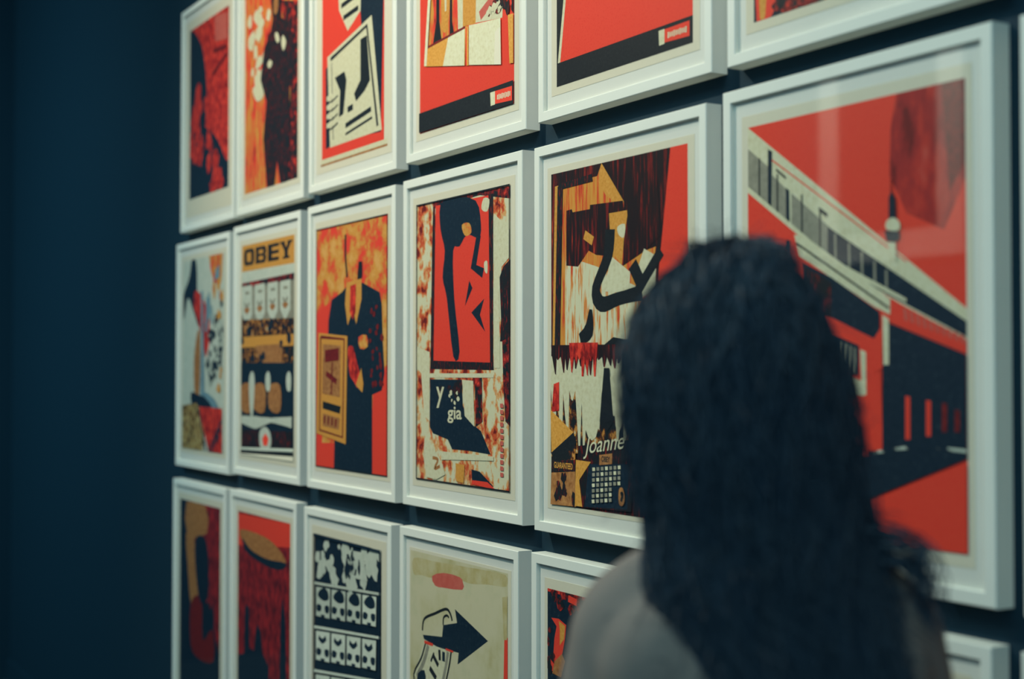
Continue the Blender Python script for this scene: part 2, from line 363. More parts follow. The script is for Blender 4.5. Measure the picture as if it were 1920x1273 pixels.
p = Print(*POS['A5'], 'print of one large flat red field above a slanted black band, white frame')
p.fill('red')
p.poly([(1030, -60), (1061, -60), (1049, 120), (1030, 130)], 'blk'); p.stroke([(1064, -60), (1048, 120)], 0.008, 'cre', 0)
p.poly([(1040, 121), (1302, 27), (1302, 80), (1040, 165)], 'blk')
p.poly([(1246, 55), (1293, 38), (1293, 67), (1246, 80)], 'red'); p.poly([(1235, 58), (1246, 54), (1246, 82), (1236, 86)], 'cre')
for i in range(10): p.stroke([(1252+i*3.7, 66-i*1.2), (1254.4+i*3.7, 65.3-i*1.2)], 0.008+0.002*(i % 3 == 0), 'cre', 0)
p.done()
p = Print(*POS['A6'], 'white framed print, only its dark lower edge with orange flames showing, top right')
p.fill('nav')
p.poly([(1419, -60), (1455, -60), (1452, 18), (1440, 34), (1428, 42), (1419, 43)], 'red', 2); p.poly([(1424, -60), (1440, -60), (1436, 10), (1434, 32), (1425, 34)], 'ora', 3)
p.poly([(1520, -60), (1560, -60), (1560, 0), (1525, 8)], 'red', 2); p.blobs([(1450, -60), (1600, -80), (1600, -10), (1450, 20)], 'g_rd', 14, 0.01, 0.02, 3, 1)
p.done()

# ---- middle row
p = Print(*POS['B1'], 'white framed pale collage print with red curve and striped red base, middle row far left')
p.fill('pale')
p.poly([(362, 470), (369, 500), (370, 545), (376, 600), (382, 620), (372, 612), (360, 575), (352, 560), (345, 600), (344, 555), (355, 520)], 'nav', 4)
p.poly([(366, 545), (378, 555), (392, 590), (392, 640), (386, 670), (380, 640), (372, 605), (364, 575)], 'g_rk', 4)
p.poly([(392, 470), (418, 468), (416, 520), (400, 525), (395, 505)], 'g_ro'); p.blobs([(395, 475), (417, 470), (417, 560), (404, 560)], 'ora', 12, 0.008, 0.02, 15, 2.2); p.blobs([(396, 480), (416, 475), (416, 560), (400, 560)], 'g_rk', 7, 0.005, 0.012, 16, 2.5); p.blobs([(386, 560), (398, 560), (398, 650), (388, 650)], 'blue', 6, 0.01, 0.02, 17, 2)
p.poly([(405, 505), (412, 495), (412, 520), (402, 525)], 'blue')
p.poly([(377, 545), (381, 545), (384, 760), (376, 760), (378, 640)], 'blue', 0); p.poly([(370, 625), (376, 630), (374, 740), (366, 745), (364, 680)], 'tan', 3)
p.blobs([(386, 660), (416, 560), (416, 700), (390, 730)], 'g_bw', 22, 0.01, 0.03, 5, 1.2)
p.blobs([(403, 560), (416, 560), (416, 740), (408, 740)], 'ora', 8, 0.008, 0.016, 6, 1.2)
p.poly([(382, 735), (404, 750), (410, 775), (380, 770)], 'blue', 3); p.poly([(360, 735), (372, 740), (385, 745), (398, 765), (376, 775), (360, 755)], 'nav', 3)
p.poly([(340, 760), (370, 755), (385, 800), (380, 860), (340, 850)], 'ochre_mess', 0)
p.poly([(373, 762), (417, 766), (417, 855), (392, 852)], 'g_rk')
for i in range(4): p.stroke([(374+i*11, 765), (386+i*11, 850)] if i < 1 else [(418-i*2, 775+i*14), (388+i*3, 858)], 0.012, 'nav', 0)
p.done()
p = Print(*POS['B2'], 'white framed print with orange OBEY banner over cream tags and dark bands, middle row')
p.fill('pale')
p.poly([(450, 460), (556, 436), (556, 492), (450, 511)], 'ora')
def block_word(p, word, u0, u1, v0, v1, ink_, ground, th=0.30):
    shapes = {'O': [((0, 0, 1, 1), 1), ((th, .22, 1-th, .78), 0)], 'B': [((0, 0, 1, 1), 1), ((th, .20, 1-th, .42), 0), ((th, .58, 1-th, .80), 0), ((.9, .46, 1, .54), 0)],
              'E': [((0, 0, 1, 1), 1), ((th+.08, .20, 1, .40), 0), ((th+.08, .60, 1, .80), 0)]}
    n = len(word); g = (u1-u0)/(n*1.0)
    for i, ch in enumerate(word):
        a = u0+i*g+0.006; b = u0+(i+1)*g-0.006
        if ch == 'Y':
            c = (a+b)/2; t2 = (b-a)*th/2
            p.face([(c-t2, v0), (c+t2, v0), (c+t2, v0+(v1-v0)*.45), (b, v1), (b-2*t2, v1), (c, v0+(v1-v0)*.62), (a+2*t2, v1), (a, v1), (c-t2, v0+(v1-v0)*.45)], ink_)
            p.uvrect(c-2*t2, c+2*t2, v0, v0+(v1-v0)*.13, ink_); p.uvrect(a-.004, a+2.6*t2, v1-(v1-v0)*.12, v1, ink_); p.uvrect(b-2.6*t2, b+.004, v1-(v1-v0)*.12, v1, ink_)
            continue
        for (x0, y0, x1, y1), on in shapes[ch]:
            r = (a+(b-a)*x0, a+(b-a)*x1, v0+(v1-v0)*y0, v0+(v1-v0)*y1)
            if on and ch in 'OB':
                q = 0.010; p.face([(r[0]+(q if ch == 'O' else -.003), r[2]), (r[1]-q, r[2]), (r[1], r[2]+q), (r[1], r[3]-q), (r[1]-q, r[3]), (r[0]+(q if ch == 'O' else -.003), r[3]), (r[0], r[3]-q), (r[0], r[2]+q)], ink_)
            else: p.uvrect(*r, ink_ if on else ground)
block_word(p, 'OBEY', 0.066, 0.446, 0.585, 0.631, 'blk', 'ora')
p.poly([(452, 533), (552, 512), (552, 842), (452, 840)], 'nav')
p.poly([(452, 532), (553, 511), (553, 522), (452, 542)], 'g_rd')
p.poly([(456, 542), (552, 524), (552, 600), (456, 605)], 'grey')
for i in range(4):
    x = 464+i*24; y = 560-i*3.5
    p.poly([(x-10, y-22), (x+9, y-26), (x+9, y+30), (x-1, y+52), (x-10, y+30)], 'pale', 0)
    p.stroke([(x-4, y-10), (x+4, y-11)], 0.008, 'grey', 0); p.stroke([(x-5, y+8), (x-1, y+16), (x+4, y+7)], 0.010, 'grey'); p.poly([(x-6, y+20), (x, y+17), (x+5, y+20), (x-1, y+29)], 'tan', 3)
p.poly([(452, 600), (552, 596), (552, 690), (452, 690)], 'g_boc'); p.poly([(452, 632), (552, 626), (552, 648), (452, 652)], 'ora')
p.poly([(480, 648), (530, 644), (530, 690), (490, 692)], 'tan'); p.blobs([(452, 602), (552, 598), (552, 690), (452, 690)], 'nav', 18, 0.012, 0.022, 2, 0.8)
p.poly([(452, 680), (552, 680), (552, 722), (452, 722)], 'nav')
for x, w in ((462, 9), (487, 10), (516, 10)): p.poly([(x-w, 724), (x+w, 722), (x+w, 772), (x-w, 766)], 'tan', 3)
for x in (474, 504, 543): p.poly([(x-5, 706), (x, 696), (x+4, 706), (x+4, 735), (x+1, 780), (x-3, 780), (x-6, 735)] if x < 500 else [(x-5, 706), (x, 696), (x+4, 706), (x+3, 732), (x-4, 730)], 'pale', 3)
p.stroke([(454, 786), (480, 792), (510, 788), (548, 792)], (0.02, 0.035, 0.012, 0.03), 'pale')
p.poly([(454, 805), (488, 808), (488, 838), (454, 836)], 'g_bd'); p.poly([(510, 808), (548, 810), (548, 842), (510, 840)], 'g_bd')
p.poly([(488, 810), (498, 800), (508, 812), (509, 836), (499, 850), (489, 838)], 'pale', 4); p.poly([(493, 822), (499, 812), (505, 823), (502, 836), (495, 835)], 'red', 0)
p.poly([(450, 838), (556, 842), (556, 848), (450, 843)], 'pale'); p.poly([(450, 842), (556, 850), (556, 858), (450, 849)], 'blk'); p.poly([(450, 849), (556, 857), (556, 870), (450, 860)], 'paper')
p.done()
p = Print(*POS['B3'], 'orange print of a dark suit shape holding an ochre card, white frame', (0.0435, 0.4610, 0.054, 0.641))
p.fill('g_ro')
p.poly([(590, 590), (625, 560), (600, 900), (590, 900)], 'red'); p.poly([(700, 700), (730, 690), (730, 900), (695, 900)], 'red'); p.poly([(590, 830), (640, 830), (640, 900), (590, 900)], 'red')
p.poly([(648, 430), (672, 425), (676, 470), (672, 530), (660, 550), (650, 510)], 'g_ro', 3)
p.stroke([(648, 440), (648, 480), (651, 520)], 0.010, 'blk'); p.stroke([(676, 490), (675, 515), (671, 532)], (0.02, 0.03, 0.01), 'blk')
p.poly([(652, 535), (641, 548), (622, 562), (616, 600), (614, 690), (628, 790), (626, 895), (698, 895), (698, 740), (716, 732), (721, 700), (718, 640), (716, 570), (712, 548), (680, 530)], 'nav')
p.poly([(650, 530), (678, 522), (678, 560), (668, 608), (662, 580), (652, 610), (647, 570)], 'ora'); p.poly([(657, 536), (668, 532), (667, 585), (662, 600), (656, 585)], 'g_rk')
p.blobs([(690, 570), (716, 565), (718, 720), (695, 720)], 'dkr', 22, 0.006, 0.011, 4, 1)
p.poly([(673, 632), (688, 628), (690, 650), (676, 654)], 'g_ro', 2)
p.poly([(653, 655), (662, 650), (670, 680), (677, 710), (672, 728), (664, 715), (656, 700)], 'g_rk', 3); p.poly([(668, 722), (678, 690), (682, 720), (680, 736)], 'ora')
p.poly([(598, 624), (652, 630), (649, 833), (594, 812)], 'ora')
p.stroke([(602, 632), (646, 636), (643, 820), (600, 806), (602, 632)], 0.008, 'dkr', 0)
p.poly([(606, 645), (640, 648), (638, 745), (605, 738)], 'tan'); p.stroke([(610, 668), (636, 664)], 0.030, 'dkr', 0); p.stroke([(612, 700), (632, 716)], 0.014, 'dkr', 0); p.stroke([(624, 680), (622, 740)], 0.008, 'dkr', 0)
p.poly([(606, 752), (640, 762), (638, 776), (606, 766)], 'blk'); p.poly([(606, 775), (638, 784), (636, 806), (606, 798)], 'tan')
for i in range(4): p.stroke([(610+i*7, 779+i*2), (609+i*7, 794+i*2)], 0.010, 'dkr', 0)
p.border(0.0025, 'blk')
p.done()
p = Print(*POS['B4'], 'white framed torn collage print with a black bordered red panel, middle row')
p.fill('g_rc')
p.poly([(812, 378), (958, 348), (958, 372), (900, 366), (812, 392)], 'g_rd')
p.poly([(812, 388), (816, 386), (816, 690), (807, 690), (810, 470)], 'g_bd')
p.poly([(900, 370), (925, 362), (925, 690), (919, 690)], 'g_bd')
p.poly([(817, 386), (916, 366), (919, 680), (813, 676)], 'red')
p.poly([(807, 676), (926, 680), (926, 694), (807, 692)], 'g_bd')
# abstract brush shapes on the red panel
p.poly([(826, 384), (850, 370), (892, 376), (902, 420), (898, 446), (876, 440), (862, 462), (850, 470), (852, 560), (862, 660), (850, 668), (838, 560), (830, 520), (834, 470), (826, 430)], 'nav', 3)
p.poly([(866, 422), (880, 418), (884, 436), (872, 442)], 'g_ro', 3)
p.stroke([(898, 440), (888, 500), (906, 512)], (0.018, 0.024, 0.02), 'nav', 0)
p.poly([(880, 526), (886, 540), (872, 574)], 'nav'); p.poly([(908, 560), (884, 586), (910, 622), (900, 590)], 'nav')
p.poly([(907, 372), (918, 374), (914, 396), (903, 392)], 'cre', 3); p.poly([(908, 492), (914, 490), (914, 512), (909, 508)], 'cre', 3)
# right margin
p.poly([(926, 400), (957, 430), (957, 480), (941, 500), (936, 560), (938, 690), (926, 690)], 'cre')
p.poly([(957, 486), (944, 500), (937, 520), (940, 600), (938, 640), (957, 640)], 'g_bd'); p.poly([(942, 640), (957, 630), (957, 800), (948, 790), (944, 720)], 'g_rd')
p.poly([(782, 650), (806, 660), (806, 700), (926, 700), (926, 708), (806, 708), (806, 790), (796, 780), (790, 700), (782, 690)], 'cre')
p.poly([(807, 711), (866, 712), (868, 760), (880, 790), (902, 808), (920, 852), (880, 845), (848, 842), (840, 824), (812, 812), (806, 800)], 'nav')
p.blobs([(812, 712), (864, 714), (864, 740), (812, 735)], 'g_bd', 8, 0.01, 0.02, 4, 0.8)
p.poly([(867, 712), (888, 714), (890, 800), (872, 780)], 'cre'); p.poly([(891, 708), (904, 708), (905, 790), (892, 800)], 'g_rd')
p.text('y', 826, 745, 0.044, 0.036, 'cre', bold=0.01); p.text('gia', 853, 778, 0.034, 0.062, 'cre', bold=0.02)
p.blobs([(840, 730), (862, 735), (860, 765), (842, 750)], 'cre', 6, 0.003, 0.008, 6, 1)
p.poly([(828, 846), (870, 850), (926, 856), (926, 864), (850, 862), (828, 862)], 'cre'); p.poly([(885, 880), (900, 884), (926, 912), (886, 904)], 'nav'); p.poly([(885, 900), (915, 904), (930, 918), (886, 908)], 'red')
p.poly([(855, 868), (872, 872), (870, 906), (856, 902)], 'ora')
p.poly([(797, 820), (820, 850), (835, 890), (800, 894)], 'cre', 2); p.stroke([(812, 858), (822, 862), (816, 878), (826, 874)], 0.007, 'tan')
for i in range(12): p.uvrect(0.420, 0.432, 0.085+i*0.012, 0.093+i*0.012, 'pink')
p.border(0.003, 'blk')
p.done()
p = Print(*POS['B5'], 'print of dripping black, ochre and cream shapes, white frame, just left of the head', (0.0505, 0.4570, 0.051, 0.646))
p.fill('drip_k')
p.poly([(1257, 250), (1300, 240), (1300, 1010), (1205, 1000), (1215, 800), (1234, 520)], 'red')
p.poly([(1040, 352), (1120, 330), (1128, 300), (1150, 350), (1170, 380), (1168, 420), (1186, 400), (1185, 480), (1210, 470), (1230, 462), (1218, 560), (1180, 700), (1040, 700)], 'drip_o')
p.poly([(1128, 306), (1170, 378), (1158, 382), (1136, 366), (1122, 340)], 'ora')
p.poly([(1060, 480), (1120, 500), (1200, 540), (1190, 660), (1060, 660)], 'drip')
p.poly([(1062, 395), (1100, 385), (1168, 376), (1170, 396), (1145, 404), (1146, 440), (1140, 480), (1118, 478), (1104, 470), (1084, 500), (1062, 498)], 'drip_k')
p.poly([(1066, 366), (1108, 352), (1106, 392), (1074, 398), (1068, 380)], 'drip_o')
p.poly([(1142, 400), (1176, 394), (1178, 430), (1168, 500), (1146, 470)], 'ora', 0); p.poly([(1158, 425), (1172, 420), (1170, 445), (1160, 440)], 'cre', 3)
p.poly([(1178, 394), (1232, 330), (1240, 440), (1210, 470), (1166, 500), (1170, 450)], 'drip_k')
p.poly([(1146, 480), (1182, 510), (1180, 550), (1128, 546), (1140, 510)], 'cre', 0)
p.poly([(1208, 466), (1232, 480), (1228, 540), (1200, 560), (1190, 520)], 'cre', 0)
p.stroke([(1144, 430), (1140, 480), (1118, 540), (1128, 570), (1160, 560), (1204, 548)], (0.030, 0.028, 0.022, 0.030, 0.026, 0.022, 0.026), 'blk', 4)
p.stroke([(1186, 495), (1206, 540)], 0.026, 'blk', 0); p.stroke([(1196, 545), (1240, 470)], 0.02, 'blk', 0)
p.stroke([(1096, 440), (1112, 452)], 0.016, 'ora', 0)
p.stroke([(1108, 580), (1104, 620), (1088, 636)], (0.008, 0.03, 0.02), 'blk'); p.poly([(1122, 656), (1150, 632), (1196, 640), (1180, 662)], 'blk')
p.poly([(1036, 345), (1045, 343), (1040, 680), (1034, 680)], 'drip_k'); p.poly([(1041, 350), (1047, 348), (1042, 680), (1036, 680)], 'ora'); p.poly([(1046, 350), (1056, 346), (1050, 672), (1040, 676)], 'g_bd')
p.poly([(1046, 346), (1110, 326), (1112, 340), (1050, 356)], 'g_bd')
# pale drips
p.poly([(1034, 668), (1205, 665), (1205, 720), (1180, 780), (1034, 720)], 'cre')
p.ragged((1036, 668), (1186, 668), 0.005, 0.035, 'drip_k', 17, 2); p.ragged((1070, 664), (1120, 664), 0.01, 0.06, 'g_rk', 7, 9)
p.poly([(1034, 722), (1200, 722), (1205, 840), (1180, 850), (1034, 850)], 'g_boc')
p.ragged((1034, 726), (1195, 730), 0.02, 0.115, 'cre', 13, 5); p.poly([(1092, 715), (1126, 715), (1124, 800), (1112, 826), (1098, 800)], 'cre', 2)
p.poly([(1134, 690), (1144, 690), (1148, 740), (1152, 790), (1140, 810), (1126, 790), (1130, 740)], 'blk', 0); p.poly([(1152, 700), (1172, 690), (1170, 790), (1156, 800)], 'cre', 2)
p.poly([(1040, 720), (1050, 716), (1050, 770), (1036, 772)], 'g_rk')
# lower advert block
p.poly([(1086, 836), (1190, 824), (1185, 960), (1080, 950)], 'g_bd'); p.poly([(1105, 870), (1180, 870), (1178, 955), (1098, 950)], 'nav')
p.poly([(1034, 768), (1082, 816), (1036, 856)], 'ora'); p.poly([(1036, 860), (1080, 824), (1082, 945), (1034, 945)], 'g_boc'); p.stroke([(1038, 858), (1080, 820)], 0.02, 'blk', 0)
p.poly([(1036, 864), (1080, 862), (1080, 882), (1036, 884)], 'g_bd'); p.text('GUARANTEED', 1058, 873, 0.011, 0.062, 'ora', bold=0.02)
p.poly([(1036, 886), (1080, 884), (1082, 950), (1034, 945)], 'tan'); p.blobs([(1040, 890), (1078, 890), (1078, 940), (1040, 936)], 'g_bd', 9, 0.006, 0.014, 3, 1.2)
p.poly([(1082, 862), (1110, 866), (1088, 900), (1094, 950), (1080, 948)], 'ora')
p.text('Joanne', 1133, 836, 0.036, 0.128, 'cre', slant=0.4, bold=0.0, rot=0.12)
p.poly([(1126, 853), (1150, 850), (1150, 870), (1126, 872)], 'tan'); p.text('OBEY', 1138, 861, 0.010, 0.026, 'blk', bold=0.03)
for j in range(7):
    for i in range(7-(j > 3)*2):
        p.stroke([(1113+i*8, 880+j*10-i*0.6), (1118+i*8, 879.6+j*10-i*0.6)], 0.006, 'grey' if (i+j) % 3 else 'cre', 0)
p.poly([(1164, 918), (1171, 915), (1175, 935), (1171, 948), (1164, 944)], 'tan', 3); p.stroke([(1167, 926), (1171, 926), (1168, 940)], 0.006, 'blk')
p.done()
p = Print(*POS['B6'], 'red print of an elevated track and a thin tower, white frame, right of the head', (0.0520, 0.4640, 0.060, 0.641))
p.fill('red')
p.poly([(1680, 120), (1830, 120), (1830, 330), (1770, 430), (1700, 400), (1668, 330), (1670, 240)], 'g_rk2', 0); p.poly([(1764, 120), (1815, 120), (1815, 300), (1780, 360)], 'dkr')
p.poly([(1400, 235), (1410, 246), (1815, 578), (1815, 640), (1560, 520), (1400, 350)], 'cre')
p.poly([(1400, 280), (1440, 312), (1440, 395), (1400, 350)], 'grey'); p.poly([(1448, 328), (1476, 356), (1476, 424), (1448, 398)], 'grey')
p.poly([(1484, 362), (1560, 430), (1560, 490), (1484, 424)], 'grey')
p.poly([(1440, 280), (1448, 284), (1447, 400), (1440, 394)], 'nav')
p.poly([(1552, 425), (1815, 602), (1815, 632), (1620, 528), (1552, 486)], 'nav')
for x, y in ((1566, 440), (1592, 458), (1616, 474), (1640, 492), (1662, 508)): p.stroke([(x, y-2), (x+1, y+52)], 0.004, 'grey', 0)
for x in (1424, 1458, 1504, 1538): p.stroke([(x, 280+(x-1404)*0.85), (x, 365+(x-1404)*0.85)], 0.003, 'blk', 0)
p.poly([(1474, 352), (1480, 357), (1482, 470), (1475, 465)], 'nav')
p.stroke([(1448, 300), (1700, 490)], 0.002, 'red', 0); p.poly([(1536, 388), (1552, 400), (1552, 408), (1536, 396)], 'blk'); p.stroke([(1456, 318), (1474, 334)], 0.003, 'blk', 0)
p.poly([(1400, 355), (1560, 492), (1690, 570), (1815, 636), (1815, 662), (1660, 600), (1480, 450), (1400, 440)], 'red')
p.poly([(1400, 350), (1560, 484), (1700, 560), (1700, 567), (1560, 494), (1400, 362)], 'cre')
for i in range(10): p.poly([(1694+i*12, 576+i*5.6), (1700+i*12, 579+i*5.6), (1703+i*12, 603+i*4.6), (1697+i*12, 600+i*4.6)], 'pink')
p.poly([(1490, 440), (1512, 444), (1670, 560), (1670, 590), (1640, 575), (1500, 480)], 'cre'); p.stroke([(1494, 456), (1668, 578)], 0.003, 'blk', 0)
p.poly([(1506, 492), (1560, 520), (1650, 584), (1650, 640), (1560, 600), (1515, 560)], 'nav'); p.poly([(1510, 500), (1560, 530), (1560, 600), (1516, 560)], 'g_bd')
p.poly([(1550, 590), (1650, 640), (1656, 800), (1656, 845), (1560, 845), (1550, 700)], 'red')
p.poly([(1562, 626), (1612, 648), (1612, 705), (1570, 690)], 'nav'); 
for i in range(4): p.stroke([(1580+i*8, 640+i*4), (1581+i*8, 690+i*3)], 0.003, 'grey', 0)
p.poly([(1564, 690), (1620, 715), (1622, 742), (1575, 735)], 'cre'); p.poly([(1614, 655), (1625, 660), (1626, 740), (1618, 742)], 'cre')
p.poly([(1656, 600), (1830, 664), (1830, 862), (1620, 940), (1600, 920), (1600, 860), (1656, 848)], 'nav')
p.poly([(1656, 590), (1668, 598), (1668, 684), (1658, 684)], 'cre'); p.poly([(1630, 650), (1656, 610), (1656, 690), (1640, 700)], 'red')
for x, a, b, m in ((1703, 742, 824, 'red'), (1742, 750, 818, 'red'), (1772, 755, 810, 'dkr'), (1796, 768, 810, 'dkr')): p.poly([(x-4, a), (x+5, a+2), (x+5, b), (x-4, b)], m)
for i in range(3): p.stroke([(1630, 850+i*18), (1720, 838+i*20), (1815, 846+i*16)], 0.004, 'blue' if i < 0 else 'g_bw', 4) if i == 0 else None
p.poly([(1590, 960), (1820, 868), (1820, 1045), (1590, 1020)], 'red')
p.stroke([(1672, 335), (1672, 372)], 0.002, 'dkr', 0); p.poly([(1668, 370), (1673, 358), (1680, 372), (1682, 412), (1668, 412)], 'nav'); p.poly([(1664, 415), (1676, 408), (1688, 416), (1687, 432), (1664, 430)], 'cre', 3)
p.poly([(1660, 432), (1688, 434), (1688, 448), (1680, 454), (1664, 452)], 'nav'); p.poly([(1667, 454), (1681, 455), (1682, 490), (1668, 480)], 'cre')
p.done()
p = Print(*POS['B7'], 'white frame cut off by the right picture edge, middle row', (U0, U1, V0, V1)); p.fill('g_ro'); p.frac([(0.1, 0.1), (0.9, 0.1), (0.6, 0.7), (0.2, 0.6)], 'nav'); p.done()

# ---- bottom row
p = Print(*POS['C1'], 'dark print with tan and red patches, white frame, bottom row far left', (0.060, 0.4480, 0.0575, 0.639))
p.fill('nav')
p.poly([(352, 938), (405, 950), (408, 1040), (398, 1100), (350, 1020)], 'g_dim'); p.poly([(350, 940), (385, 948), (388, 1000), (352, 1004)], 'tan', 2)
p.poly([(398, 948), (416, 955), (416, 1230), (402, 1190), (396, 1000)], 'g_dim'); p.poly([(349, 1000), (364, 1010), (372, 1100), (378, 1150), (360, 1150), (352, 1060)], 'tan', 2)
p.poly([(358, 1130), (378, 1120), (380, 1200), (398, 1180), (400, 1240), (375, 1236), (358, 1210)], 'dkr', 3); p.blobs([(370, 1040), (400, 1050), (398, 1140), (372, 1120)], 'g_dim', 8, 0.015, 0.035, 4, 1.4)
p.poly([(366, 1012), (384, 1008), (391, 1050), (390, 1120), (376, 1130), (368, 1080)], 'nav', 3)
p.done()
p = Print(*POS['C2'], 'dark red print of a brown airship over spires, white frame, bottom row')
p.fill('g_dim'); p.poly([(440, 960), (556, 985), (556, 1030), (440, 1020)], 'red')
p.poly([(440, 1040), (556, 1070), (556, 1290), (440, 1290)], 'g_dim')
p.poly([(449, 995), (470, 996), (505, 1012), (530, 1040), (536, 1060), (520, 1067), (490, 1054), (462, 1030)], 'tan', 4)
p.poly([(454, 1008), (470, 1030), (500, 1048), (536, 1056), (530, 1068), (510, 1066), (480, 1050), (460, 1032)], 'nav', 3)
p.poly([(440, 1225), (458, 1225), (459, 1140), (463, 1132), (467, 1140), (468, 1215), (476, 1220), (480, 1180), (484, 1170), (489, 1185), (492, 1225), (504, 1250), (504, 1300), (440, 1300)], 'nav')
p.poly([(524, 1300), (526, 1160), (530, 1120), (535, 1160), (537, 1300)], 'nav')
p.done()
p = Print(*POS['C3'], 'black and cream print of rows of rounded icons, white frame, bottom row', (0.054, 0.4490, 0.0575, 0.638))
p.fill('nav'); p.blobs([(592, 1008), (714, 1034), (714, 1100), (592, 1085)], 'pale', 40, 0.010, 0.030, 12, 1.0)
p.poly([(640, 1028), (680, 1036), (690, 1090), (650, 1080)], 'pale', 0); p.blobs([(645, 1030), (682, 1040), (682, 1080), (650, 1075)], 'g_bw', 8, 0.01, 0.02, 3)
for r in range(3):
    y0 = 1090+r*82
    p.poly([(590, y0), (716, y0+22), (716, y0+27), (590, y0+5)], 'pale')
    for i in range(4):
        x = 607+i*29; y = y0+12+i*5.0
        p.poly([(x-13, y-2), (x+13, y+2), (x+12, y+58), (x-13, y+52)], 'pale')
        if r == 0: p.poly([(x-10, y+14), (x-6, y+4), (x+2, y), (x+9, y+8), (x+10, y+22), (x, y+24)], 'nav', 3)
        p.poly([(x-11, y+30), (x-3, y+34), (x-5, y+44), (x-12, y+42)], 'nav', 2); p.poly([(x+3, y+34), (x+11, y+35), (x+10, y+48), (x+4, y+46)], 'nav', 2)
        p.stroke([(x-4, y+53), (x+3, y+54)], 0.008, 'nav', 0)
        if r: p.stroke([(x-8, y+10), (x-1, y+18), (x+6, y+12)], 0.012, 'nav')
p.border(0.006, 'nav')
p.done()
p = Print(*POS['C4'], 'white framed cream print of a thick black arrow pointing right, bottom row', (0.0420, 0.4620, 0.050, 0.652))
p.fill('wash')
p.poly([(776, 1046), (812, 1052), (880, 1064), (948, 1078), (950, 1100), (915, 1096), (880, 1094), (850, 1082), (812, 1084), (790, 1078), (776, 1076)], 'stain', 3)
p.poly([(810, 1080), (832, 1074), (862, 1082), (868, 1092), (867, 1106), (832, 1102), (816, 1098)], 'pink', 2)
p.poly([(853, 1142), (915, 1202), (858, 1246), (860, 1224), (822, 1214), (795, 1198), (793, 1190), (829, 1194), (831, 1172), (857, 1168)], 'nav')
p.stroke([(792, 1182), (796, 1160), (816, 1150), (836, 1142), (844, 1150), (848, 1164)], 0.006, 'blk'); p.stroke([(831, 1172), (832, 1158), (838, 1154), (842, 1158)], 0.005, 'blk')
p.poly([(796, 1204), (830, 1216), (846, 1222), (838, 1300), (800, 1300), (776, 1264)], 'cre')
p.stroke([(798, 1206), (790, 1234), (776, 1264), (782, 1300)], 0.006, 'blk', 3); p.stroke([(803, 1210), (795, 1240), (782, 1268)], 0.012, 'grey', 3)
p.stroke([(846, 1222), (843, 1245), (836, 1280)], 0.006, 'blk', 3); p.stroke([(840, 1222), (837, 1245), (830, 1280)], 0.010, 'grey', 3)
p.stroke([(812, 1228), (822, 1248)], 0.010, 'blk', 0); p.stroke([(808, 1240), (814, 1224)], 0.006, 'blk', 0); p.stroke([(824, 1218), (825, 1238)], 0.010, 'blk', 0); p.stroke([(832, 1222), (832, 1240)], 0.012, 'nav', 0)
p.stroke([(806, 1252), (818, 1272)], 0.012, 'blk', 0); p.poly([(784, 1262), (796, 1256), (798, 1280), (784, 1280)], 'nav', 2)
p.stroke([(796, 1203), (812, 1209)], 0.006, 'red', 0); p.stroke([(836, 1217), (850, 1222)], 0.004, 'red', 0)
p.poly([(946, 1200), (953, 1196), (953, 1320), (944, 1320)], 'red'); p.poly([(942, 1120), (952, 1118), (951, 1200), (945, 1200)], 'stain')
p.done()
p = Print(*POS['C5'], 'white framed print of black with orange flame streaks, bottom row, behind the left shoulder', (0.0480, 0.4570, 0.0575, 0.640))
p.fill('nav'); p.poly([(1026, 1098), (1110, 1110), (1110, 1130), (1062, 1118), (1026, 1108)], 'g_rk'); p.blobs([(1030, 1104), (1100, 1118), (1090, 1150), (1055, 1140)], 'g_rd', 12, 0.01, 0.02, 6, 1)
p.poly([(1034, 1158), (1048, 1160), (1062, 1172), (1060, 1196), (1054, 1230), (1048, 1262), (1030, 1256), (1027, 1244), (1038, 1226), (1040, 1196), (1044, 1174)], 'red'); p.poly([(1048, 1164), (1060, 1174), (1058, 1198), (1050, 1210), (1050, 1180)], 'ora'); p.poly([(1040, 1240), (1054, 1226), (1060, 1240), (1052, 1270), (1036, 1262)], 'tan'); p.blobs([(1026, 1180), (1036, 1180), (1038, 1260), (1026, 1250)], 'g_rd', 6, 0.005, 0.012, 7, 1.4); p.stroke([(1066, 1122), (1082, 1130)], 0.012, 'red', 0)
p.done()
p = Print(*POS['C6'], 'white frame top below the red track print, bottom row, at the right shoulder'); p.fill('nav'); p.frac([(0.2, 0.1), (0.8, 0.1), (0.5, 0.8)], 'g_ro'); p.done()
p = Print(*POS['C7'], 'white frame corner cut off by the right picture edge, bottom row'); p.fill('g_rk'); p.frac([(0.2, 0.3), (0.8, 0.2), (0.7, 0.8)], 'cre'); p.done()

# ---- a large framed picture on the opposite wall, seen only as a reflection in the glass
ow = tag(empty('framed_print', (-1.80, YF, 0.50), PI), 'large white framed dark picture on the opposite wall, faintly mirrored in the print glass', 'picture')
for nm, me in (('frame_moulding', ME_M), ('mount_board', ME_B)):
    o = bpy.data.objects.new(nm, me); C.objects.link(o); o.parent = ow; o.scale = (0.94/FW, 1.0, 1.25/FH)
bm = bmesh.new(); box(bm, 0.16, 0.80, -0.0275, -0.0240, 0.14, 1.12); from_bm('printed_artwork', bm, M['g_bd'], ow)

